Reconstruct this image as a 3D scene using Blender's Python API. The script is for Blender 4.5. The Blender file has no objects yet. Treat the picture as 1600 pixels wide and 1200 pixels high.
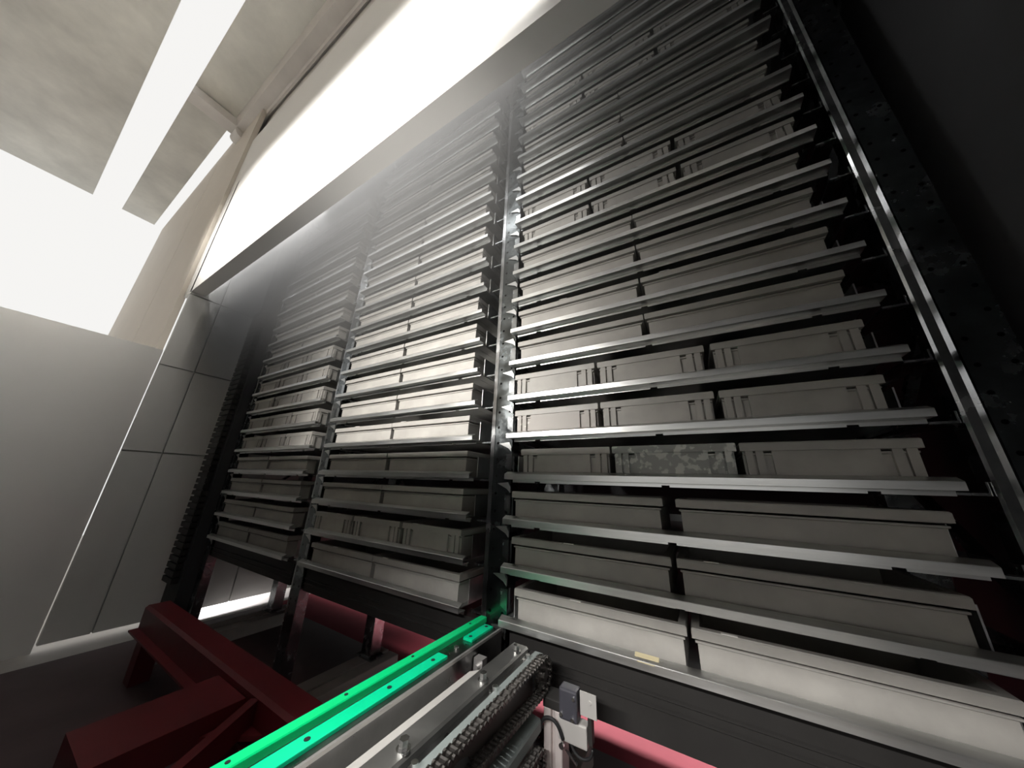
import bpy, bmesh, math, random
from mathutils import Vector, Matrix

# ------------------------------------------------------------------ units
U = 0.186            # one shelf pitch of the rack in metres; all layout numbers are in pitches
ZF = 4.5             # floor lies 4.5 pitches under the lowest tray
S = bpy.context.scene
COL = S.collection
random.seed(7)

def W(x, y, z):
    return Vector((x * U, y * U, (z + ZF) * U))

# ------------------------------------------------------------------ camera
f_px, yaw, pitch, roll = 474.6, 0.53633, 0.32355, -0.0378
cam_d = bpy.data.cameras.new('camera')
cam = bpy.data.objects.new('camera', cam_d)
COL.objects.link(cam)
cam_d.sensor_fit = 'HORIZONTAL'
cam_d.sensor_width = 36.0
cam_d.lens = f_px / 1600.0 * 36.0
cam_d.clip_start = 0.02
Mc = Matrix.Rotation(yaw, 3, 'Z') @ Matrix.Rotation(pitch, 3, 'X') @ Matrix.Rotation(roll, 3, 'Y')
right, fwd, up = Mc.col[0], Mc.col[1], Mc.col[2]
R = Matrix((right, up, -fwd)).transposed().to_4x4()
cam.matrix_world = Matrix.Translation(W(4.0646, -6.635, 2.9178)) @ R
S.camera = cam

# ------------------------------------------------------------------ world and lamps
S.view_settings.view_transform = 'Standard'
S.view_settings.look = 'None'
S.view_settings.gamma = 1.0
S.view_settings.exposure = 0.0
S.view_settings.use_curve_mapping = False
wd = bpy.data.worlds.new('hall_daylight')
S.world = wd
wd.use_nodes = True
bg = wd.node_tree.nodes['Background']
bg.inputs[0].default_value = (1.0, 0.99, 0.97, 1)
bg.inputs[1].default_value = 0.92

def area(name, loc, target, sx, sy, power, col=(1, 1, 1), spread=180):
    d = bpy.data.lights.new(name, 'AREA')
    d.shape = 'RECTANGLE'
    d.size, d.size_y, d.energy, d.color = sx * U, sy * U, power, col
    d.spread = math.radians(spread)
    o = bpy.data.objects.new(name, d)
    COL.objects.link(o)
    o.location = W(*loc)
    o.rotation_euler = (W(*target) - W(*loc)).to_track_quat('-Z', 'Y').to_euler()
    return o

area('hall_tube_lamp', (-3.2, -16, 9.0), (-2.8, 0, 6.5), 6, 0.45, 42, (1, 0.96, 0.91), 75)
area('conveyor_fill', (0.6, -5.6, 25.0), (0.6, -4.3, 0), 1.6, 0.6, 5, (1, 0.97, 0.93), 24)  # added fill brightening the conveyor tops, no known fitting
area('cladding_lamp', (-4, -9.5, 17.3), (-4, -3, 17.6), 30, 0.45, 235, (1, 0.97, 0.92), 82)
area('second_hall_tube_lamp', (3.0, -16, 9.0), (2.5, 0, -0.5), 6, 0.4, 14, (1, 0.97, 0.95), 75)
area('upper_fill', (-9.5, -2.8, 15.2), (-9.5, 0, 15.0), 22.4, 0.3, 25, (1, 0.98, 0.95))  # added fill hidden behind the cladding, lights the glare volume and upper trays
area('rear_hall_lamp', (1.5, 14, -1.75), (1.5, 7.5, -3.9), 15, 0.4, 55, (1, 0.95, 0.95), 70)
area('left_gap_lamp', (-26, 4.3, -2.9), (-21, 4.3, -4.4), 2.4, 0.4, 8, (1, 0.96, 0.97), 60)
area('end_wall_fill', (-11, -2.75, 15.8), (-20.9, 1.5, 8.0), 3, 0.3, 5, (1, 0.98, 0.95), 120)  # added hidden fill to brighten the left end wall

# ------------------------------------------------------------------ materials
def mat(name, col, rough=0.5, metal=0.0, spec=0.5, var=0.0, vscale=6.0, rvar=0.0, stretch=(1, 1, 1), emit=None):
    m = bpy.data.materials.new(name)
    m.use_nodes = True
    nt = m.node_tree
    b = nt.nodes['Principled BSDF']
    b.inputs['Base Color'].default_value = (*col, 1)
    b.inputs['Roughness'].default_value = rough
    b.inputs['Metallic'].default_value = metal
    b.inputs['Specular IOR Level'].default_value = spec
    if var or rvar:
        tc = nt.nodes.new('ShaderNodeTexCoord')
        mp = nt.nodes.new('ShaderNodeMapping')
        mp.inputs['Scale'].default_value = stretch
        nz = nt.nodes.new('ShaderNodeTexNoise')
        nz.inputs['Scale'].default_value = vscale
        nz.inputs['Detail'].default_value = 5
        nz.inputs['Roughness'].default_value = 0.6
        nt.links.new(tc.outputs['Object'], mp.inputs['Vector'])
        nt.links.new(mp.outputs['Vector'], nz.inputs['Vector'])
        if var:
            rp = nt.nodes.new('ShaderNodeMapRange')
            rp.inputs['From Min'].default_value = 0.3
            rp.inputs['From Max'].default_value = 0.7
            rp.inputs['To Min'].default_value = 1 - var
            rp.inputs['To Max'].default_value = 1 + var
            nt.links.new(nz.outputs['Fac'], rp.inputs['Value'])
            mx = nt.nodes.new('ShaderNodeVectorMath')
            mx.operation = 'SCALE'
            mx.inputs[0].default_value = col
            nt.links.new(rp.outputs['Result'], mx.inputs['Scale'])
            nt.links.new(mx.outputs['Vector'], b.inputs['Base Color'])
        if rvar:
            r2 = nt.nodes.new('ShaderNodeMapRange')
            r2.inputs['From Min'].default_value = 0.3
            r2.inputs['From Max'].default_value = 0.7
            r2.inputs['To Min'].default_value = max(0.05, rough - rvar)
            r2.inputs['To Max'].default_value = rough + rvar
            nt.links.new(nz.outputs['Fac'], r2.inputs['Value'])
            nt.links.new(r2.outputs['Result'], b.inputs['Roughness'])
    return m

M = {}
M['galv'] = mat('galvanised_steel', (0.62, 0.63, 0.63), 0.38, 1.0, 0.5, 0.14, 14, 0.08, (0.25, 1, 1))
M['galv_post'] = mat('galvanised_post_steel', (0.36, 0.38, 0.39), 0.22, 1.0, 0.5, 0.25, 9, 0.14)
M['lip'] = mat('dull_galvanised_lip', (0.42, 0.43, 0.44), 0.22, 1.0, 0.5, 0.35, 9, 0.12)
M['rail'] = mat('galvanised_rail_steel', (0.68, 0.69, 0.68), 0.34, 1.0, 0.5, 0.16, 30, 0.08, (0.08, 1, 1))
M['bin'] = mat('grey_bin_plastic', (0.30, 0.29, 0.27), 0.5, 0, 0.4, 0.15, 6, 0.06)
M['bin_rim'] = mat('grey_bin_rim_plastic', (0.31, 0.30, 0.28), 0.45, 0, 0.4, 0.08, 7)
M['dark'] = mat('dark_interior_steel', (0.035, 0.035, 0.038), 0.6, 0, 0.3)
M['darkwall'] = mat('dark_machine_panel', (0.06, 0.06, 0.065), 0.7, 0, 0.3, 0.1, 2)
M['base'] = mat('dark_base_frame_paint', (0.022, 0.021, 0.020), 0.5, 0, 0.3, 0.2, 4)
M['basebar'] = mat('grey_base_bar', (0.40, 0.39, 0.37), 0.6, 0, 0.4, 0.15, 5)
M['greywall'] = mat('grey_machine_wall_paint', (0.74, 0.74, 0.72), 0.6, 0, 0.3, 0.04, 2)
M['white'] = mat('white_cladding_paint', (0.86, 0.85, 0.83), 0.5, 0, 0.3, 0.02, 1)
M['beige'] = mat('beige_hall_paint', (0.66, 0.61, 0.54), 0.6, 0, 0.3, 0.04, 1)
M['roof'] = mat('translucent_roof_sheet', (0.72, 0.71, 0.66), 0.5, 0, 0.3, 0.18, 1.2)
M['roofbeam'] = mat('painted_roof_beam', (0.72, 0.69, 0.66), 0.4, 0, 0.4, 0.1, 1.5)
M['floor'] = mat('red_floor_coating', (0.25, 0.040, 0.056), 0.9, 0, 0.1, 0.15, 2)
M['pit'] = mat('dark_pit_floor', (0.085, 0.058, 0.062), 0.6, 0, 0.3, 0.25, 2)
M['hallfloor'] = mat('grey_hall_floor', (0.48, 0.46, 0.44), 0.6, 0, 0.3, 0.1, 1)
M['red'] = mat('red_machine_paint', (0.12, 0.012, 0.016), 0.45, 0, 0.4, 0.12, 6)
M['green'] = mat('green_guide_plastic', (0.0, 0.55, 0.18), 0.35, 0, 0.4, 0.06, 8)
M['green2'] = mat('green_wear_plastic', (0.0, 0.55, 0.26), 0.25, 0, 0.5, 0.06, 8)
M['beam'] = mat('dark_rolled_steel', (0.22, 0.22, 0.22), 0.32, 1.0, 0.5, 0.15, 10, 0.08)
M['stainless'] = mat('bright_stainless', (0.80, 0.79, 0.76), 0.28, 1.0, 0.5, 0.06, 10)
M['alu'] = mat('anodised_aluminium', (0.55, 0.54, 0.53), 0.4, 0.85, 0.5, 0.05, 20)
M['alu_post'] = mat('pinkish_aluminium_profile', (0.62, 0.56, 0.54), 0.5, 0.3, 0.5, 0.05, 10)
M['reflection'] = mat('pale_reflection_sheet', (0.42, 0.41, 0.39), 0.4, 0.0, 0.5, 0.06, 8)
M['inner'] = mat('drawn_steel_rail', (0.30, 0.30, 0.29), 0.34, 0.9, 0.5, 0.12, 8, 0.06)
M['bar'] = mat('grey_chain_guard_bar', (0.17, 0.195, 0.19), 0.45, 0.0, 0.5, 0.06, 10)
M['chain'] = mat('oiled_chain_steel', (0.20, 0.19, 0.18), 0.28, 1.0, 0.5, 0.3, 60)
M['plate'] = mat('side_plate_steel', (0.16, 0.14, 0.135), 0.45, 0.6, 0.5, 0.15, 6)
M['black'] = mat('black_rubber', (0.012, 0.012, 0.013), 0.6, 0, 0.3)
M['bolt'] = mat('zinc_bolt', (0.85, 0.85, 0.84), 0.2, 1.0)
M['sensor'] = mat('dark_sensor_housing', (0.04, 0.04, 0.05), 0.4, 0, 0.5)
M['bracket'] = mat('pale_bracket_sheet', (0.50, 0.49, 0.47), 0.4, 0.4, 0.5)
M['tape'] = mat('yellowed_tape', (0.5, 0.44, 0.28), 0.6)
M['paper'] = mat('white_paper_tag', (0.75, 0.74, 0.70), 0.7)

def mottled(name, scale, lo, hi, thr, xmax=None):
    m = mat(name, (0.3, 0.29, 0.27), 0.5, 0, 0.4)
    nt = m.node_tree
    b = nt.nodes['Principled BSDF']
    tc = nt.nodes.new('ShaderNodeTexCoord')
    nz = nt.nodes.new('ShaderNodeTexNoise')
    nz.inputs['Scale'].default_value = scale
    nz.inputs['Detail'].default_value = 4
    nt.links.new(tc.outputs['Object'], nz.inputs['Vector'])
    cr = nt.nodes.new('ShaderNodeValToRGB')
    cr.color_ramp.elements[0].position = thr
    cr.color_ramp.elements[1].position = thr + 0.06
    cr.color_ramp.elements[0].color = (*lo, 1)
    cr.color_ramp.elements[1].color = (*hi, 1)
    if xmax is not None:
        sp = nt.nodes.new('ShaderNodeSeparateXYZ')
        nt.links.new(tc.outputs['Object'], sp.inputs[0])
        mr = nt.nodes.new('ShaderNodeMapRange')
        mr.inputs['From Min'].default_value = xmax * U * 0.2
        mr.inputs['From Max'].default_value = xmax * U
        mr.inputs['To Min'].default_value = 0.0
        mr.inputs['To Max'].default_value = -0.35
        nt.links.new(sp.outputs[0], mr.inputs['Value'])
        ad = nt.nodes.new('ShaderNodeMath')
        nt.links.new(nz.outputs['Fac'], ad.inputs[0])
        nt.links.new(mr.outputs['Result'], ad.inputs[1])
        nt.links.new(ad.outputs[0], cr.inputs['Fac'])
    else:
        nt.links.new(nz.outputs['Fac'], cr.inputs['Fac'])
    nt.links.new(cr.outputs['Color'], b.inputs['Base Color'])
    return m
M['bin_mottled'] = mottled('mottled_grey_bin_plastic', 38, (0.27, 0.28, 0.265), (0.52, 0.53, 0.50), 0.52)
M['bin_spotted'] = mottled('spotted_grey_bin_plastic', 42, (0.33, 0.31, 0.29), (0.78, 0.75, 0.71), 0.57, 1.0)

# perforated post face: two columns of dark round holes (surface pattern of the part)
def perforated():
    m = mat('perforated_post_steel', (0.15, 0.165, 0.17), 0.22, 1.0, 0.5, 0.25, 9, 0.14)
    nt = m.node_tree
    b = nt.nodes['Principled BSDF']
    old = b.inputs['Base Color'].links[0].from_socket
    tc = nt.nodes.new('ShaderNodeTexCoord')
    sp = nt.nodes.new('ShaderNodeSeparateXYZ')
    nt.links.new(tc.outputs['Object'], sp.inputs[0])
    def math_(op, a, bb=None, c=None):
        n = nt.nodes.new('ShaderNodeMath')
        n.operation = op
        for i, v in enumerate((a, bb, c)):
            if v is None: continue
            if isinstance(v, (int, float)): n.inputs[i].default_value = v
            else: nt.links.new(v, n.inputs[i])
        return n.outputs[0]
    per = 0.42 * U
    zm = math_('SUBTRACT', math_('WRAP', sp.outputs[2], per, 0.0), per / 2)
    d = None
    for cx in (-0.40, -0.07):
        dx = math_('SUBTRACT', sp.outputs[0], cx * U)
        dd = math_('SQRT', math_('ADD', math_('MULTIPLY', dx, dx), math_('MULTIPLY', zm, zm)))
        d = dd if d is None else math_('MINIMUM', d, dd)
    hole = math_('LESS_THAN', d, 0.035 * U)
    mx = nt.nodes.new('ShaderNodeMix')
    mx.data_type = 'RGBA'
    nt.links.new(hole, mx.inputs['Factor'])
    nt.links.new(old, mx.inputs['A'])
    mx.inputs['B'].default_value = (0.01, 0.01, 0.01, 1)
    nt.links.new(mx.outputs['Result'], b.inputs['Base Color'])
    return m
M['perf'] = perforated()

# ------------------------------------------------------------------ mesh builder
class MB:
    def __init__(self):
        self.bm = bmesh.new()
    def box(self, x0, x1, y0, y1, z0, z1):
        v = [self.bm.verts.new((x * U, y * U, z * U)) for x in (x0, x1) for y in (y0, y1) for z in (z0, z1)]
        for f in ((0, 1, 3, 2), (4, 6, 7, 5), (0, 4, 5, 1), (2, 3, 7, 6), (0, 2, 6, 4), (1, 5, 7, 3)):
            self.bm.faces.new([v[i] for i in f])
        return self
    def prism(self, pts, axis, a, b):
        """outline pts extruded along an axis; x: pts=(y,z), y: pts=(x,z), z: pts=(x,y)"""
        def P(p, t):
            if axis == 'x': q = (t, p[0], p[1])
            elif axis == 'y': q = (p[0], t, p[1])
            else: q = (p[0], p[1], t)
            return self.bm.verts.new([c * U for c in q])
        A = [P(p, a) for p in pts]
        B = [P(p, b) for p in pts]
        n = len(pts)
        self.bm.faces.new(A[::-1])
        self.bm.faces.new(B)
        for i in range(n):
            j = (i + 1) % n
            self.bm.faces.new((A[i], A[j], B[j], B[i]))
        return self
    def cyl(self, c, axis, r, h, seg=16, r2=None):
        r2 = r if r2 is None else r2
        ax = {'x': 0, 'y': 1, 'z': 2}[axis]
        o = [i for i in range(3) if i != ax]
        rings = []
        for t, rr in ((-h / 2, r), (h / 2, r2)):
            ring = []
            for k in range(seg):
                a = 2 * math.pi * k / seg
                q = [0, 0, 0]
                q[ax] = c[ax] + t
                q[o[0]] = c[o[0]] + rr * math.cos(a)
                q[o[1]] = c[o[1]] + rr * math.sin(a)
                ring.append(self.bm.verts.new([v * U for v in q]))
            rings.append(ring)
        self.bm.faces.new(rings[0][::-1])
        self.bm.faces.new(rings[1])
        for k in range(seg):
            j = (k + 1) % seg
            self.bm.faces.new((rings[0][k], rings[0][j], rings[1][j], rings[1][k]))
        return self
    def bar(self, p, q, w, h):
        """square bar from p to q"""
        p, q = Vector(p), Vector(q)
        d = (q - p).normalized()
        s = d.cross(Vector((0, 0, 1)))
        s = s.normalized() if s.length > 1e-3 else Vector((1, 0, 0))
        u = s.cross(d).normalized()
        v = []
        for c in (p, q):
            for a, b in ((-1, -1), (1, -1), (1, 1), (-1, 1)):
                v.append(self.bm.verts.new((c + s * a * w / 2 + u * b * h / 2) * U))
        self.bm.faces.new(v[0:4]); self.bm.faces.new(v[4:8][::-1])
        for i in range(4):
            j = (i + 1) % 4
            self.bm.faces.new((v[i], v[4 + i], v[4 + j], v[j]))
        return self
    def tube(self, pts, r, seg=8):
        pts = [Vector(p) for p in pts]
        rings = []
        for i, p in enumerate(pts):
            d = (pts[min(i + 1, len(pts) - 1)] - pts[max(i - 1, 0)]).normalized()
            s = d.cross(Vector((0.3, 0.2, 1))).normalized()
            u = s.cross(d)
            rings.append([self.bm.verts.new((p + (s * math.cos(2 * math.pi * k / seg) + u * math.sin(2 * math.pi * k / seg)) * r) * U) for k in range(seg)])
        for a, b in zip(rings, rings[1:]):
            for k in range(seg):
                j = (k + 1) % seg
                self.bm.faces.new((a[k], a[j], b[j], b[k]))
        self.bm.faces.new(rings[0]); self.bm.faces.new(rings[-1][::-1])
        return self
    def bevel(self, w=0.01, seg=2):
        bmesh.ops.recalc_face_normals(self.bm, faces=self.bm.faces)
        es = [e for e in self.bm.edges if len(e.link_faces) == 2 and e.calc_face_angle(0) > 0.5]
        bmesh.ops.bevel(self.bm, geom=es, offset=w * U, segments=seg, profile=0.6, affect='EDGES', clamp_overlap=True)
        return self
    def mesh(self, name, smooth=False):
        bmesh.ops.recalc_face_normals(self.bm, faces=self.bm.faces)
        me = bpy.data.meshes.new(name)
        self.bm.to_mesh(me)
        self.bm.free()
        if smooth:
            for p in me.polygons: p.use_smooth = True
        return me
    def obj(self, name, m, parent=None, loc=None, smooth=False):
        me = self.mesh(name, smooth)
        me.materials.append(m)
        return link(name, me, parent, loc)

def link(name, me, parent=None, loc=None):
    o = bpy.data.objects.new(name, me)
    COL.objects.link(o)
    if parent is not None:
        o.parent = parent
        if loc is not None: o.location = Vector(loc) * U
    else:
        o.location = W(*loc) if loc is not None else W(0, 0, 0)
    return o

def thing(name, loc, label, cat, group=None):
    o = bpy.data.objects.new(name, None)
    o.empty_display_size = 0.05
    COL.objects.link(o)
    o.location = W(*loc)
    tag(o, label, cat, group)
    return o

def tag(o, label, cat, group=None):
    o['label'] = label
    o['category'] = cat
    if group: o['group'] = group

def struct(o, label=None):
    o['kind'] = 'structure'
    if label: o['label'] = label
    return o

ORD = ['lowest', 'second', 'third', 'fourth', 'fifth', 'sixth', 'seventh', 'eighth', 'ninth', 'tenth', 'eleventh',
       'twelfth', 'thirteenth', 'fourteenth', 'fifteenth', 'sixteenth', 'seventeenth', 'eighteenth', 'nineteenth', 'twentieth']
def tray_word(n):
    return 'lowest tray' if n == 0 else ORD[n] + ' tray up'

# ------------------------------------------------------------------ setting
struct(MB().box(-19.6, 12, 5.3, 8.2, -0.3, 0).obj('floor', M['floor'], loc=(0, 0, -ZF)), 'red coated floor strip behind the tray rack')
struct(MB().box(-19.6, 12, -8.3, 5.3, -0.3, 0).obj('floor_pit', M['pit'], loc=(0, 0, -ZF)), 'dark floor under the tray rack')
struct(MB().box(-24, -19.6, -8.3, 8.2, -0.3, 0).obj('floor_left', M['hallfloor'], loc=(0, 0, -ZF)))
struct(MB().box(-60, 40, -60, -8.3, -0.3, -0.005).box(-60, 40, 8.2, 40, -0.3, -0.005).box(-60, -24, -8.3, 8.2, -0.3, -0.005).box(12, 40, -8.3, 8.2, -0.3, -0.005)
       .obj('floor_hall', M['hallfloor'], loc=(0, 0, -ZF)))
struct(MB().box(-21.2, 9.0, 7.5, 7.7, -3.9, 22.6).obj('wall_back', M['darkwall']))
struct(MB().box(8.8, 9.0, -8.2, 7.5, -4.5, 22.6).obj('wall_right', M['darkwall']))
# left end wall of the machine: grey sheets with seams, standing clear of the floor
wl = MB()
for (y0, y1) in ((-3.0, -1.62), (-1.55, 0.55), (0.62, 3.4), (3.47, 7.45)):
    for (z0, z1) in ((-4.2, 3.9), (3.97, 8.6), (8.67, 13.2), (13.27, 22.5)):
        wl.box(-21.1, -20.9, y0, y1, z0, z1)
wl.box(-21.2, -21.1, -3.0, 7.45, -4.2, 22.5)
struct(MB().box(-21.3, -21.1, -8.2, -3.05, -4.5, 9.5).obj('wall_side_barrier', M['white']))  # unseen panel added to keep side light off the floor and red frame
struct(wl.obj('wall_left', M['greywall']), 'grey sheet wall with seams at the far left end of the rack')
struct(MB().box(-21.2, 9.0, -2.4, 7.7, 22.6, 22.8).obj('ceiling_machine', M['darkwall']))
# unseen machine front behind the camera, shaped as a light barrier with openings
struct(MB().box(-10, -0.3, -8.4, -8.2, 5.11, 6.56).box(-0.3, 12, -8.4, -8.2, 5.11, 16.76).box(-10, -0.5, -8.4, -8.2, -4.5, 5.11).box(8, 12, -8.4, -8.2, -4.5, 5.11)
       .box(-21.1, -8.0, -8.4, -8.2, 6.56, 9.0).box(-21.1, -10, -8.4, -8.2, -4.5, 6.56).obj('wall_front_barrier', M['darkwall']))
# white front cladding over the opening, with its folded lower edge
wc = MB().box(-22.3, 10, -3.0, -2.9, 13.4, 27.6).obj('wall_cladding', M['white'])
struct(wc, 'overexposed white machine cladding over the opening')
struct(MB().prism([(-2.9, 13.4), (-2.36, 13.40), (-2.36, 13.9), (-2.40, 13.9), (-2.40, 13.44), (-2.9, 13.44)], 'x', -22.3, 10).obj('trim_1', M['white']), 'folded lower edge of the white cladding')
# hall beyond: beige wall, roof sheet and roof beam
struct(MB().box(-31.5, -22.35, -3.2, -2.9, -4.5, 31.95).box(-50, -31.6, -3.2, -2.9, -4.5, 31.95).box(-50, -6, -30.3, -30, -4.5, 32).box(-6, 14, -30.3, -30, 8, 32).box(14, 30, -30.3, -30, -4.5, 32).box(30, 30.3, -30, 8, -4.5, 32).obj('wall_hall', M['beige']), 'beige hall wall left of the white cladding')  # rear and right walls unseen, added to cut daylight except through the gate gap
struct(MB().box(-50, 12, -6.5, -3.9, 32.0, 32.15).box(-50, 30, -60, -8.6, 32.0, 32.15).obj('ceiling', M['roof']), 'pale roof sheeting of the hall')  # second sheet is unseen, added to cut the sky light
rb = MB().prism([(-3.9, 31.9), (-3.7, 31.2), (-3.0, 31.1), (-2.9, 30.9), (-2.75, 30.9), (-2.7, 31.15), (-2.4, 31.2), (-2.3, 32.1), (-3.9, 32.1)], 'x', -26.0, 12)
rb.box(-26, 12, -2.62, -2.5, 27.6, 31.2)
struct(rb.obj('beam_1', M['roofbeam']), 'long painted roof beam above the white cladding')
struct(MB().box(-27.2, -26.0, -6.5, -2.6, 31.2, 31.9).cyl((-26.6, -3.2, 31.0), 'x', 0.5, 1.2, 24).obj('beam_2', M['roofbeam']), 'short cross beam at the left end of the roof beam')

# ------------------------------------------------------------------ rack uprights
PITCH = 8.217
NLEV = 20
def post_mesh_front():
    mb = MB()
    mb.prism([(-0.50, 0.27), (0.04, 0.27), (0.04, 0.62), (0.0, 0.62), (0.0, 0.30), (-0.47, 0.30), (-0.47, 0.62), (-0.50, 0.62)], 'z', -3.9, 20.6)
    return mb.mesh('post_face')
def post_mesh_lip():
    mb = MB()
    mb.prism([(-0.70, 0.36), (-0.67, 0.33), (-0.56, 0.33), (-0.52, 0.28), (-0.505, 0.30), (-0.55, 0.36), (-0.67, 0.37), (-0.67, 0.62), (-0.70, 0.62)], 'z', -3.9, 20.6)
    return mb.mesh('post_lip')
def post_mesh_rear():
    mb = MB()
    mb.prism([(-0.60, 3.7), (-0.05, 3.7), (-0.05, 4.2), (-0.10, 4.2), (-0.10, 3.75), (-0.55, 3.75), (-0.55, 4.2), (-0.60, 4.2)], 'z', -3.9, 20.6)
    return mb.mesh('rear_post')
def brace_mesh():
    mb = MB()
    z = 1.0
    k = 0
    while z < 19:
        a, b = (0.65, 3.68) if k % 2 == 0 else (3.68, 0.65)
        mb.bar((-0.33, a, z), (-0.33, b, z + 2.6), 0.16, 0.12)
        z += 2.6; k += 1
    return mb.mesh('bracing')
def bracket_right():
    mb = MB()
    mb.box(0.06, 0.085, 0.32, 4.1, 0.02, 0.2)          # plate on the post
    mb.box(0.085, 0.36, 0.32, 4.1, 0.02, 0.055)         # shelf leg
    mb.prism([(-0.12, 0.70), (0.05, 0.70), (0.05, 0.27), (-0.12, 0.36)], 'y', 0.25, 0.267)
    return mb.mesh('shelf_bracket')
def hook_right():
    mb = MB()
    mb.prism([(-0.34, -0.03), (-0.05, -0.16), (0.03, -0.24), (0.03, -0.12), (-0.02, -0.04), (-0.04, 0.0)], 'y', 0.235, 0.262)
    return mb.mesh('hook')
def bracket_left():
    mb = MB()
    mb.box(-0.735, -0.71, 0.40, 4.1, 0.02, 0.2)
    mb.box(-1.02, -0.735, 0.40, 4.1, 0.02, 0.055)
    return mb.mesh('shelf_bracket')
me_face, me_lip, me_rear, me_brace = post_mesh_front(), post_mesh_lip(), post_mesh_rear(), brace_mesh()
me_br, me_bl, me_hk = bracket_right(), bracket_left(), hook_right()
me_foot = MB().box(-0.85, 0.15, 0.1, 0.75, -3.93, -3.88).mesh('foot_plate')
me_bar = MB().box(-0.72, -0.10, -0.6, 4.7, -4.5, -3.93).bevel(0.03).mesh('base_bar')
me_bar2 = MB().box(-0.04, 0.50, -0.6, 4.7, -4.5, -3.95).bevel(0.03).mesh('base_bar')
for me, m in ((me_face, 'perf'), (me_lip, 'lip'), (me_rear, 'galv_post'), (me_brace, 'galv_post'), (me_br, 'galv_post'), (me_bl, 'galv_post'), (me_hk, 'galv'),
              (me_foot, 'galv_post'), (me_bar, 'basebar'), (me_bar2, 'basebar')):
    me.materials.append(M[m])
FR = [(0, 'galvanised rack upright between the near right bay and the middle bay'),
      (-1, 'galvanised rack upright between the middle bay and the far left bay'),
      (-2, 'outermost rack upright at the far left end beside the cable carrier'),
      (1, 'outermost rack upright at the right end of the near bay')]
for k, lab in FR:
    ox = k * PITCH
    t = thing('rack_upright', (ox, 0, 0), lab, 'rack upright', 'uprights of the tray rack')
    link('front_post', me_face, t)
    link('post_lip', me_lip, t)
    link('rear_post', me_rear, t)
    link('bracing', me_brace, t)
    link('foot_plate', me_foot, t)
    link('foot_plate', me_foot, t, (0, 3.52, 0))
    link('base_bar', me_bar, t)
    link('base_bar', me_bar2, t)
    for n in range(NLEV):
        if k != 1:
            b = link('shelf_bracket', me_br, t, (0, 0, n))
            link('hook', me_hk, b)
        if k != -2:
            link('shelf_bracket', me_bl, t, (0, 0, n))

# ------------------------------------------------------------------ trays
TL = 7.13
rail_me = MB().prism([(0.0, .07), (0.0, .185), (0.012, .195), (.135, .25), (.15, .25), (.15, .235), (.02, .175), (.02, .09), (.25, .09), (.25, .07)], 'x', 0, TL).mesh('front_rail')
lip = MB()
cuts = [0.12, 0.72, 0.86, 3.46, 3.60, 6.26, 6.40, TL - 0.02]
for i in range(0, len(cuts), 2):
    lip.box(cuts[i], cuts[i + 1], 0.215, 0.24, 0.0, 0.069)
lip.box(0.12, TL - 0.02, 0.225, 0.24, 0.035, 0.069)
lip_me = lip.mesh('runner_lip')
pan_me = MB().box(0.42, TL - 0.42, 0.262, 4.2, 0.095, 0.12).box(0.42, TL - 0.42, 4.17, 4.2, 0.12, 0.3).box(0.085, 0.42, 0.262, 4.1, 0.10, 0.12).box(TL - 0.42, TL - 0.12, 0.262, 4.1, 0.10, 0.12).mesh('pan')
side_me = MB().box(0.10, 0.122, 0.5, 4.1, 0.121, 0.66).mesh('side_wall')
side_me.materials.append(M['galv'])
rail_me.materials.append(M['rail'])
lip_me.materials.append(M['rail'])
pan_me.materials.append(M['galv'])
BAYS = [(0.0, 'near right bay', 20), (-PITCH, 'middle bay', 19), (-2 * PITCH, 'far left bay', 18)]
trays = {}
for bi, (ox, bname, nl) in enumerate(BAYS):
    for n in range(nl):
        t = thing('storage_tray', (ox, 0, n), 'galvanised steel storage tray, %s in the %s' % (tray_word(n).replace(' tray', ' one') if n else 'lowest one', bname), 'tray', 'steel trays of the ' + bname)
        link('pan', pan_me, t)
        link('front_rail', rail_me, t)
        link('runner_lip', lip_me, t)
        link('side_wall', side_me, t)
        link('side_wall', side_me, t, (TL - 0.222, 0, 0))
        trays[bi, n] = t
tp = MB().box(5.04, 5.32, -0.004, 0.0, 0.175, 0.19).prism([(.06, .2185), (.137, .252), (.137, .257), (.06, .2235)], 'x', 5.0, 5.38)
o = tp.obj('tape_strip', M['tape'], trays[0, 0], (-2.25, 0, 0))
o['label'] = 'short strip of yellowed tape'

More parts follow.
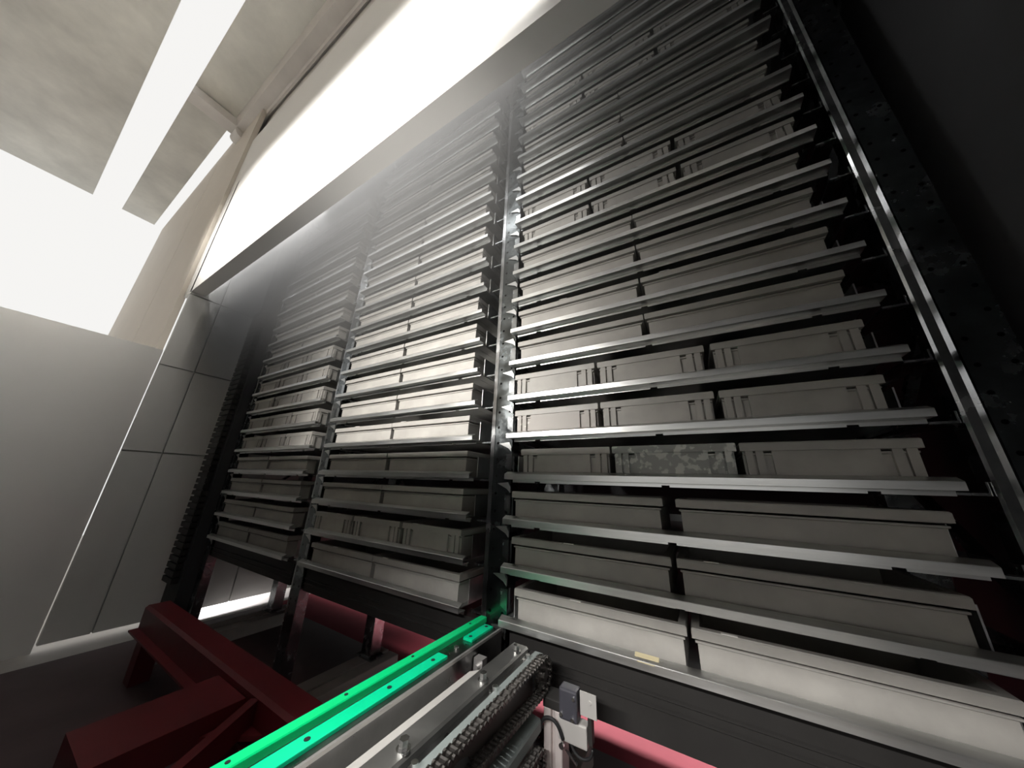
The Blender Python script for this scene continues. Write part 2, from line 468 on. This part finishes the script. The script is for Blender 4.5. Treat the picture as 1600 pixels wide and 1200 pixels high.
# ------------------------------------------------------------------ bins
def bin_meshes(w, d, h, ribs):
    t = 0.05
    mb = MB()
    # four walls and a bottom, open on top
    mb.box(0, w, 0, t, 0, h - 0.02)
    mb.box(0, w, d - t, d, 0, h - 0.02)
    mb.box(0, t, t, d - t, 0, h - 0.02)
    mb.box(w - t, w, t, d - t, 0, h - 0.02)
    mb.box(t, w - t, t, d - t, 0, 0.05)
    if ribs:   # corner columns with a groove, a recess, then the raised front panel
        for x0, ww in ((0.0, 0.11), (0.145, 0.11)):
            mb.box(x0, x0 + ww, -0.055, 0, 0, h - 0.1)
            mb.box(w - x0 - ww, w - x0, -0.055, 0, 0, h - 0.1)
        mb.box(0.37, w - 0.37, -0.05, 0, 0, h - 0.1)
        for x in (-0.035, w):
            mb.box(x, x + 0.035, 0.02, 0.12, 0, h - 0.1)
    body = mb.mesh('body')
    mr = MB()
    p = 0.07
    prof = [(0, h - 0.225), (-0.03, h - 0.21), (-0.03, h - 0.185), (0.0, h - 0.178), (0.0, h - 0.158), (-p, h - 0.145), (-p, h - 0.02), (-p + 0.015, h), (0.055, h), (0.055, h - 0.03), (0, h - 0.03)]
    # mitred rim ring
    rings = []
    for (o_, z) in prof:
        rings.append([mr.bm.verts.new((x * U, y * U, z * U)) for x, y in ((o_, o_), (w - o_, o_), (w - o_, d - o_), (o_, d - o_))])
    n = len(rings)
    for i in range(n):
        a, b = rings[i], rings[(i + 1) % n]
        for k in range(4):
            j = (k + 1) % 4
            mr.bm.faces.new((a[k], a[j], b[j], b[k]))
    rim = mr.mesh('rim')
    return body, rim
LG, SM = 3.16, 2.03
BH = 0.675
bins_me = {'L': bin_meshes(LG, 2.1, BH, False), 'S': bin_meshes(SM, 3.1, BH, True)}
variants = {}
for key, (b, r) in bins_me.items():
    b.materials.append(M['bin'])
    r.materials.append(M['bin_rim'])
    for v, mm in (('mottled', M['bin_mottled']), ('spotted', M['bin_spotted'])):
        b2, r2 = b.copy(), r.copy()
        b2.materials.clear(); b2.materials.append(mm)
        r2.materials.clear(); r2.materials.append(mm if v == 'mottled' else M['bin_rim'])
        variants[key, v] = (b2, r2)
clip_me = MB().box(0, 0.22, -0.075, -0.02, 0, 0.012).mesh('label_clip')
clip_me.materials.append(M['paper'])

L0 = {0: [('L', .34), ('L', 3.70)], 1: [('L', .22), ('L', 3.62)], 2: [('L', .2), ('L', 3.72)],
      3: [('S', .40), ('S', 2.63), ('S', 4.84)], 4: [('S', .20), ('S', 2.42), ('S', 4.68)], 5: [('S', .18), ('S', 2.41), ('S', 4.70)]}
def layout(bi, n):
    if bi == 0:
        if n in L0: return L0[n]
        if n in (10, 11, 15, 16): return [('S', .25), ('S', 2.5), ('S', 4.78)]
        return [('L', .22), ('L', 3.55)]
    if bi == 1:
        if n == 0: return [('L', .40), ('L', 3.70)]
        if n == 1: return [('S', .22), ('S', 2.5), ('S', 4.78)]
        return [('L', .28), ('L', 3.62)]
    if n in (4, 5, 6, 7, 8): return [('S', .25), ('S', 2.5), ('S', 4.72)]
    return [('L', .28), ('L', 3.62)]
for bi, (ox, bname, nl) in enumerate(BAYS):
    for n in range(nl):
        lay = layout(bi, n)
        for i, (key, x) in enumerate(lay):
            if bi == 1 and n == 0: pass
            dx = random.uniform(-0.012, 0.012)
            dy = random.uniform(0.0, 0.04)
            pos = ('left of two', 'right of two') if len(lay) == 2 else ('leftmost of three', 'middle of three', 'rightmost of three')
            size = 'large' if key == 'L' else 'small'
            var = None
            if (bi, n, i) == (0, 3, 1): var = 'mottled'
            if (bi, n, i) == (0, 4, 0): var = 'spotted'
            extra = {'mottled': ' with pale stains', 'spotted': ' with white spots'}.get(var, '')
            t = thing('storage_bin', (ox + x + dx + 0.03, 0.205 + dy, n + 0.125), '%s grey bin%s, %s on %s, %s' % (size, extra, pos[i], tray_word(n), bname),
                      'storage bin', 'plastic bins in the ' + bname)
            b, r = variants[key, var] if var else bins_me[key]
            link('body', b, t)
            link('rim', r, t)
            if (bi, n) in ((0, 0), (0, 1), (1, 0), (1, 1), (0, 7), (1, 4)):
                c = link('label_clip', clip_me, t, (0.35 if i else 1.2, 0, BH))
                c['label'] = 'small pale clip on the rim'

# ------------------------------------------------------------------ base beams under the lowest trays
for (ox, bname, nl) in BAYS:
    t = thing('base_beam', (ox, 0, 0), 'dark horizontal base beam under the lowest tray of the ' + bname, 'beam', 'base beams of the rack')
    zb = -1.0 if ox == 0 else -0.74
    MB().prism([(.34, zb), (.34, -.56), (.31, -.54), (.31, -.51), (.34, -.49), (.34, -.40), (.31, -.38), (.31, -.35), (.34, -.33), (.34, -.06), (.8, -.06), (.8, -.11), (.39, -.11), (.39, zb + .05), (.8, zb + .05), (.8, zb)],
               'x', 0.10, 7.42).obj('web', M['base'], t)
    MB().box(0.10, 7.42, 0.40, 0.8, zb + 0.1, -0.2).obj('stiffener', M['dark'], t)

# ------------------------------------------------------------------ cable carrier mast beside the left end of the rack
t = thing('cable_carrier', (-17.2, 0, 0), 'tall dark mast with ribbed cable carrier beside the far left upright', 'cable carrier')
MB().box(-1.9, -0.25, -0.1, 0.5, -4.5, 20.5).obj('mast', M['dark'], t)
cc = MB()
z = -2.0
while z < 12.5:
    cc.box(-1.75, -0.5, -0.38, -0.11, z, z + 0.22)
    z += 0.3
cc.box(-1.6, -0.65, -0.3, -0.11, -2.0, 12.6)
cc.obj('link_chain', M['base'], t)
MB().box(-0.2, 0.02, 0.3, 0.45, 0.0, 20.5).obj('side_strip', M['galv_post'], t)

# ------------------------------------------------------------------ red machine frame at lower left
t = thing('red_machine_frame', (0, 0, 0), 'dark red steel machine frame low on the left under the rack', 'machine frame')
MB().prism([(-1.5, -2.85), (-0.82, -2.85), (-0.82, -2.1), (-1.42, -2.1), (-1.5, -2.18)], 'x', -15.5, -0.4).obj('long_beam', M['red'], t)
MB().prism([(-15.5, -2.9), (-15.5, -2.84), (-0.4, -2.84), (-0.4, -2.9)], 'y', -1.75, -1.5).obj('lower_flange', M['red'], t)
MB().box(-8.0, -6.3, -4.0, -1.52, -2.9, -2.3).obj('cross_member', M['red'], t)
MB().bar((-5.9, -1.5, -2.45), (-4.2, -4.2, -2.45), 0.22, 0.5).obj('diagonal_brace', M['red'], t)
MB().prism([(-6.3, -1.52), (-5.2, -1.52), (-6.3, -2.3)], 'z', -2.75, -2.65).obj('gusset', M['red'], t)
for x in (-15.0, -7.6, -1.2):
    MB().box(x - 0.3, x + 0.3, -1.45, -0.9, -4.5, -2.86).obj('leg', M['red'], t)

# ------------------------------------------------------------------ guide beam with green strips
t = thing('guide_beam', (0, 0, 0), 'dark steel guide beam with bright green plastic strips running to the rack', 'conveyor beam')
MB().prism([(-0.62, 0.0), (-0.62, -0.6), (0.07, -0.6), (0.07, 0.0)], 'y', -7.2, 0.05).obj('web', M['beam'], t)
MB().box(0.03, 0.07, -7.2, 0.05, 0.0, 0.045).obj('edge_lip', M['alu'], t)
MB().prism([(-0.60, 0.0), (-0.60, 0.08), (-0.585, 0.1), (-0.44, 0.1), (-0.43, 0.085), (-0.43, 0.0)], 'y', -7.2, 0.2).obj('guide_strip', M['green'], t)
for (y0, y1) in ((-7.2, -1.45), (-0.75, 0.0)):
    MB().box(-0.34, -0.12, y0, y1, 0.0, 0.05).bevel(0.01).obj('wear_strip', M['green2'], t)
for y in (-6.2, -5.0, -3.75, -2.6, -1.7, -0.65, -0.1):
    MB().cyl((-0.23, y, 0.052), 'z', 0.035, 0.01, 12).obj('screw', M['black'], t)
for y in (-5.6, -4.4, -3.1, -1.9, -0.3):
    MB().cyl((-0.515, y, 0.101), 'z', 0.025, 0.01, 12).obj('screw', M['black'], t)
MB().cyl((-0.22, -1.1, 0.02), 'z', 0.045, 0.05, 10).obj('bolt', M['bolt'], t)
MB().prism([(0.08, -0.55), (0.12, -0.55), (0.27, -0.16), (0.48, -0.08), (0.48, -0.05), (0.26, -0.13), (0.10, -0.5), (0.08, -0.5)], 'y', -7.2, -1.3).obj('reflection_sheet', M['reflection'], t)  # added pale sheet standing in for a bright reflection in the beam face
for x in (-0.3,):
    for y in (-6.9, -0.35):
        MB().box(x - 0.25, x + 0.25, y - 0.25, y + 0.25, -4.5, -0.6).obj('leg', M['beam'], t)
MB().box(0.09, 0.28, -0.95, -0.80, -0.4, -0.1).cyl((0.2, -0.99, -0.2), 'y', 0.04, 0.08, 10).obj('clamp', M['alu'], t)

# ------------------------------------------------------------------ chain conveyor beside it
t = thing('chain_conveyor', (0, 0, 0), 'steel chain conveyor with bolted rails beside the green guide beam', 'conveyor')
YN = -7.2
MB().prism([(0.50, -0.55), (0.50, -0.03), (0.54, 0.0), (0.82, 0.0), (0.85, -0.03), (0.85, -0.30), (0.6, -0.30), (0.6, -0.55)], 'y', YN, -0.25).obj('inner_rail', M['inner'], t)
MB().prism([(0.85, -0.5), (0.85, -0.10), (1.03, -0.10), (1.03, -0.5)], 'y', YN, -0.1).obj('slot_rail', M['beam'], t)
MB().box(0.95, 1.0, -1.5, -0.55, -0.098, -0.07).obj('slot_cover', M['black'], t)
MB().prism([(1.03, -0.5), (1.03, 0.0), (1.05, 0.02), (1.20, 0.02), (1.22, 0.0), (1.22, -0.06), (1.10, -0.06), (1.10, -0.5)], 'y', YN, -0.35).obj('guard_bar', M['bar'], t)
for y in (-0.55, -1.62, -3.2, -4.9, -6.3):
    b = MB().cyl((0.76, y, 0.015), 'z', 0.085, 0.03, 16).cyl((0.76, y, 0.07), 'z', 0.058, 0.09, 6).obj('bolt', M['bolt'], t)
    MB().cyl((0.95, y - 0.05, -0.07), 'z', 0.035, 0.06, 10).obj('bolt', M['bolt'], t)
    MB().cyl((1.06, y - 0.12, 0.05), 'z', 0.04, 0.06, 10).obj('bolt', M['bolt'], t)
# roller chain: upper strand, around the sprocket, lower strand
def chain_path(yc, zc, r, ynear, zlow_near):
    pts = []
    y = ynear
    step = 0.085
    while y < yc:
        pts.append((y, zc + r)); y += step
    n = int(math.pi * r / step)
    for k in range(n + 1):
        a = math.pi / 2 - math.pi * k / n
        pts.append((yc + r * math.cos(a), zc + r * math.sin(a)))
    y = yc - step
    while y > ynear:
        s = (yc - y) / (yc - ynear)
        pts.append((y, (zc - r) * (1 - s) + zlow_near * s)); y -= step
    return pts
def roller_chain(xc, pts, w=0.12):
    mb = MB()
    for i, (y, z) in enumerate(pts):
        mb.cyl((xc, y, z), 'x', 0.032, w + 0.05, 8)          # pin and roller
        if i + 1 < len(pts):
            y2, z2 = pts[i + 1]
            off = w / 2 if i % 2 else w / 2 - 0.018
            for s in (-1, 1):
                mb.bar((xc + s * off, y, z), (xc + s * off, y2, z2), 0.014, 0.075)
                d = Vector((0, y2 - y, z2 - z))
    return mb
pts = chain_path(-0.60, -0.17, 0.235, YN, -0.12)
roller_chain(1.30, pts).obj('roller_chain', M['chain'], t)
sp = MB().cyl((1.30, -0.60, -0.17), 'x', 0.19, 0.06, 24).cyl((1.30, -0.60, -0.17), 'x', 0.08, 0.16, 16)
for k in range(14):
    a = 2 * math.pi * k / 14
    sp.bar((1.30, -0.60 + 0.17 * math.cos(a), -0.17 + 0.17 * math.sin(a)), (1.30, -0.60 + 0.225 * math.cos(a), -0.17 + 0.225 * math.sin(a)), 0.05, 0.04)
sp.obj('sprocket', M['chain'], t)
# side plate with long oval openings under the chain
def slotted_plate(x0, x1, y0, y1, z0, z1, ovals):
    mb = MB()
    bm = mb.bm
    ys = [y0]
    for (yc, hw) in ovals: ys += [yc - hw, yc + hw]
    ys.append(y1)
    zc = (z0 + z1) / 2
    for i in range(0, len(ys), 2):
        mb.box(x0, x1, ys[i], ys[i + 1], z0, z1)
    for (yc, hw) in ovals:
        N = 16
        hh = (z1 - z0) * 0.40
        top = [(yc - hw + 2 * hw * k / N, zc + hh * math.sqrt(max(0, 1 - (2 * k / N - 1) ** 2))) for k in range(N + 1)]
        bot = [(a, 2 * zc - b) for a, b in top]
        mb.prism(top + [(yc + hw, z1), (yc - hw, z1)], 'x', x0, x1)
        mb.prism([(yc - hw, z0), (yc + hw, z0)] + bot[::-1], 'x', x0, x1)
    return mb
slotted_plate(1.12, 1.20, YN, -0.75, -1.02, -0.10, [(-6.0, 0.42), (-4.9, 0.42), (-3.8, 0.42), (-2.75, 0.42)][::1]).obj('side_plate', M['plate'], t)
MB().prism([(1.20, -0.80), (1.20, -0.62), (1.36, -0.64), (1.38, -0.67), (1.38, -0.80)], 'y', YN, -0.80).obj('lower_guard_bar', M['bar'], t)
pts2 = chain_path(-1.10, -1.02, 0.16, YN, -1.15)
roller_chain(1.46, pts2, 0.10).obj('roller_chain', M['chain'], t)
MB().box(1.20, 1.30, YN, -0.9, -1.30, -0.82).obj('lower_plate', M['plate'], t)
for y in (-7.0, -1.4):
    MB().box(0.65, 1.1, y - 0.2, y + 0.2, -4.5, -0.56).obj('leg', M['beam'], t)

# ------------------------------------------------------------------ sensor post
t = thing('sensor_post', (1.5, -0.45, 0), 'aluminium profile post with dark sensor and pale bracket below the near tray', 'sensor post')
pp = MB()
for (a, b) in ((-0.16, -0.03), (0.03, 0.16)):
    pp.box(a, b, -0.16, 0.16, -4.5, -0.58)
pp.box(-0.03, 0.03, -0.10, 0.10, -4.5, -0.58)
pp.bevel(0.012, 1).obj('profile', M['alu_post'], t)
MB().box(-0.17, 0.17, -0.17, 0.17, -0.575, -0.44).bevel(0.015).obj('end_cap', M['base'], t)
MB().box(0.13, 0.60, -0.24, -0.06, -0.86, -0.58).bevel(0.02).obj('bracket', M['bracket'], t)
sn = MB().box(0.17, 0.47, -0.30, -0.08, -0.57, -0.17).bevel(0.03).obj('sensor_housing', M['sensor'], t)
for (x, z) in ((0.21, -0.50), (0.42, -0.26), (0.40, -0.52)):
    MB().cyl((x, -0.305, z), 'y', 0.028, 0.03, 12).obj('screw', M['bolt'], sn)
MB().box(0.50, 0.76, -0.22, -0.20, -0.46, -0.16).cyl((0.66, -0.225, -0.27), 'y', 0.025, 0.02, 12).obj('reflector_plate', M['bracket'], t)
MB().box(0.61, 0.67, -0.20, -0.08, -0.80, -0.45).obj('plate_arm', M['base'], t)
cab = []
for k in range(25):
    a = k / 24
    cab.append((0.22 - 0.55 * a + 0.04 * math.sin(6 * a), -0.26 - 0.05 * math.sin(3 * a), -0.83 + 0.22 * math.sin(math.pi * min(1, a * 1.25)) - 0.55 * max(0, a - 0.55)))
MB().tube(cab, 0.028).obj('cable', M['black'], t, smooth=True)
cab = []
for k in range(19):
    a = k / 18 * math.pi
    cab.append((0.50 - 0.17 * math.cos(a), -0.20, -0.83 - 0.16 * math.sin(a)))
MB().tube(cab, 0.022).obj('cable', M['black'], t, smooth=True)
MB().cyl((0.20, -0.27, -0.90), 'y', 0.04, 0.05, 12).bar((0.26, -0.25, -0.93), (0.44, -0.25, -1.06), 0.03, 0.03).obj('cable_clamp', M['bolt'], t)

# ------------------------------------------------------------------ added scattering volume imitating lens glare under the cladding edge
hm = bpy.data.materials.new('pale_glare')
hm.use_nodes = True
nt = hm.node_tree
nt.nodes.remove(nt.nodes['Principled BSDF'])
vs = nt.nodes.new('ShaderNodeVolumeScatter')
vs.inputs['Color'].default_value = (0.95, 0.94, 0.92, 1)
vs.inputs['Anisotropy'].default_value = 0.2
tc = nt.nodes.new('ShaderNodeTexCoord')
sp_ = nt.nodes.new('ShaderNodeSeparateXYZ')
nt.links.new(tc.outputs['Object'], sp_.inputs[0])
def ramp(sock, a, b, lo, hi):
    n = nt.nodes.new('ShaderNodeMapRange')
    n.interpolation_type = 'SMOOTHSTEP'
    n.inputs['From Min'].default_value, n.inputs['From Max'].default_value = a * U, b * U
    n.inputs['To Min'].default_value, n.inputs['To Max'].default_value = lo, hi
    nt.links.new(sock, n.inputs['Value'])
    return n.outputs['Result']
mu = nt.nodes.new('ShaderNodeMath')
mu.operation = 'MULTIPLY'
nt.links.new(ramp(sp_.outputs[2], 6.0, 13.5, 0.0, 1.0), mu.inputs[0])
nt.links.new(ramp(sp_.outputs[0], -11.0, 8.0, 2.4, 0.0), mu.inputs[1])
nt.links.new(mu.outputs[0], vs.inputs['Density'])
nt.links.new(vs.outputs[0], nt.nodes['Material Output'].inputs['Volume'])
hz = MB().box(-20.8, 8.0, -2.3, -0.5, 6.0, 18.0).obj('glare', hm)
hz['kind'] = 'stuff'
tag(hz, 'thin pale volume standing in for lens glare under the white cladding', 'glare')
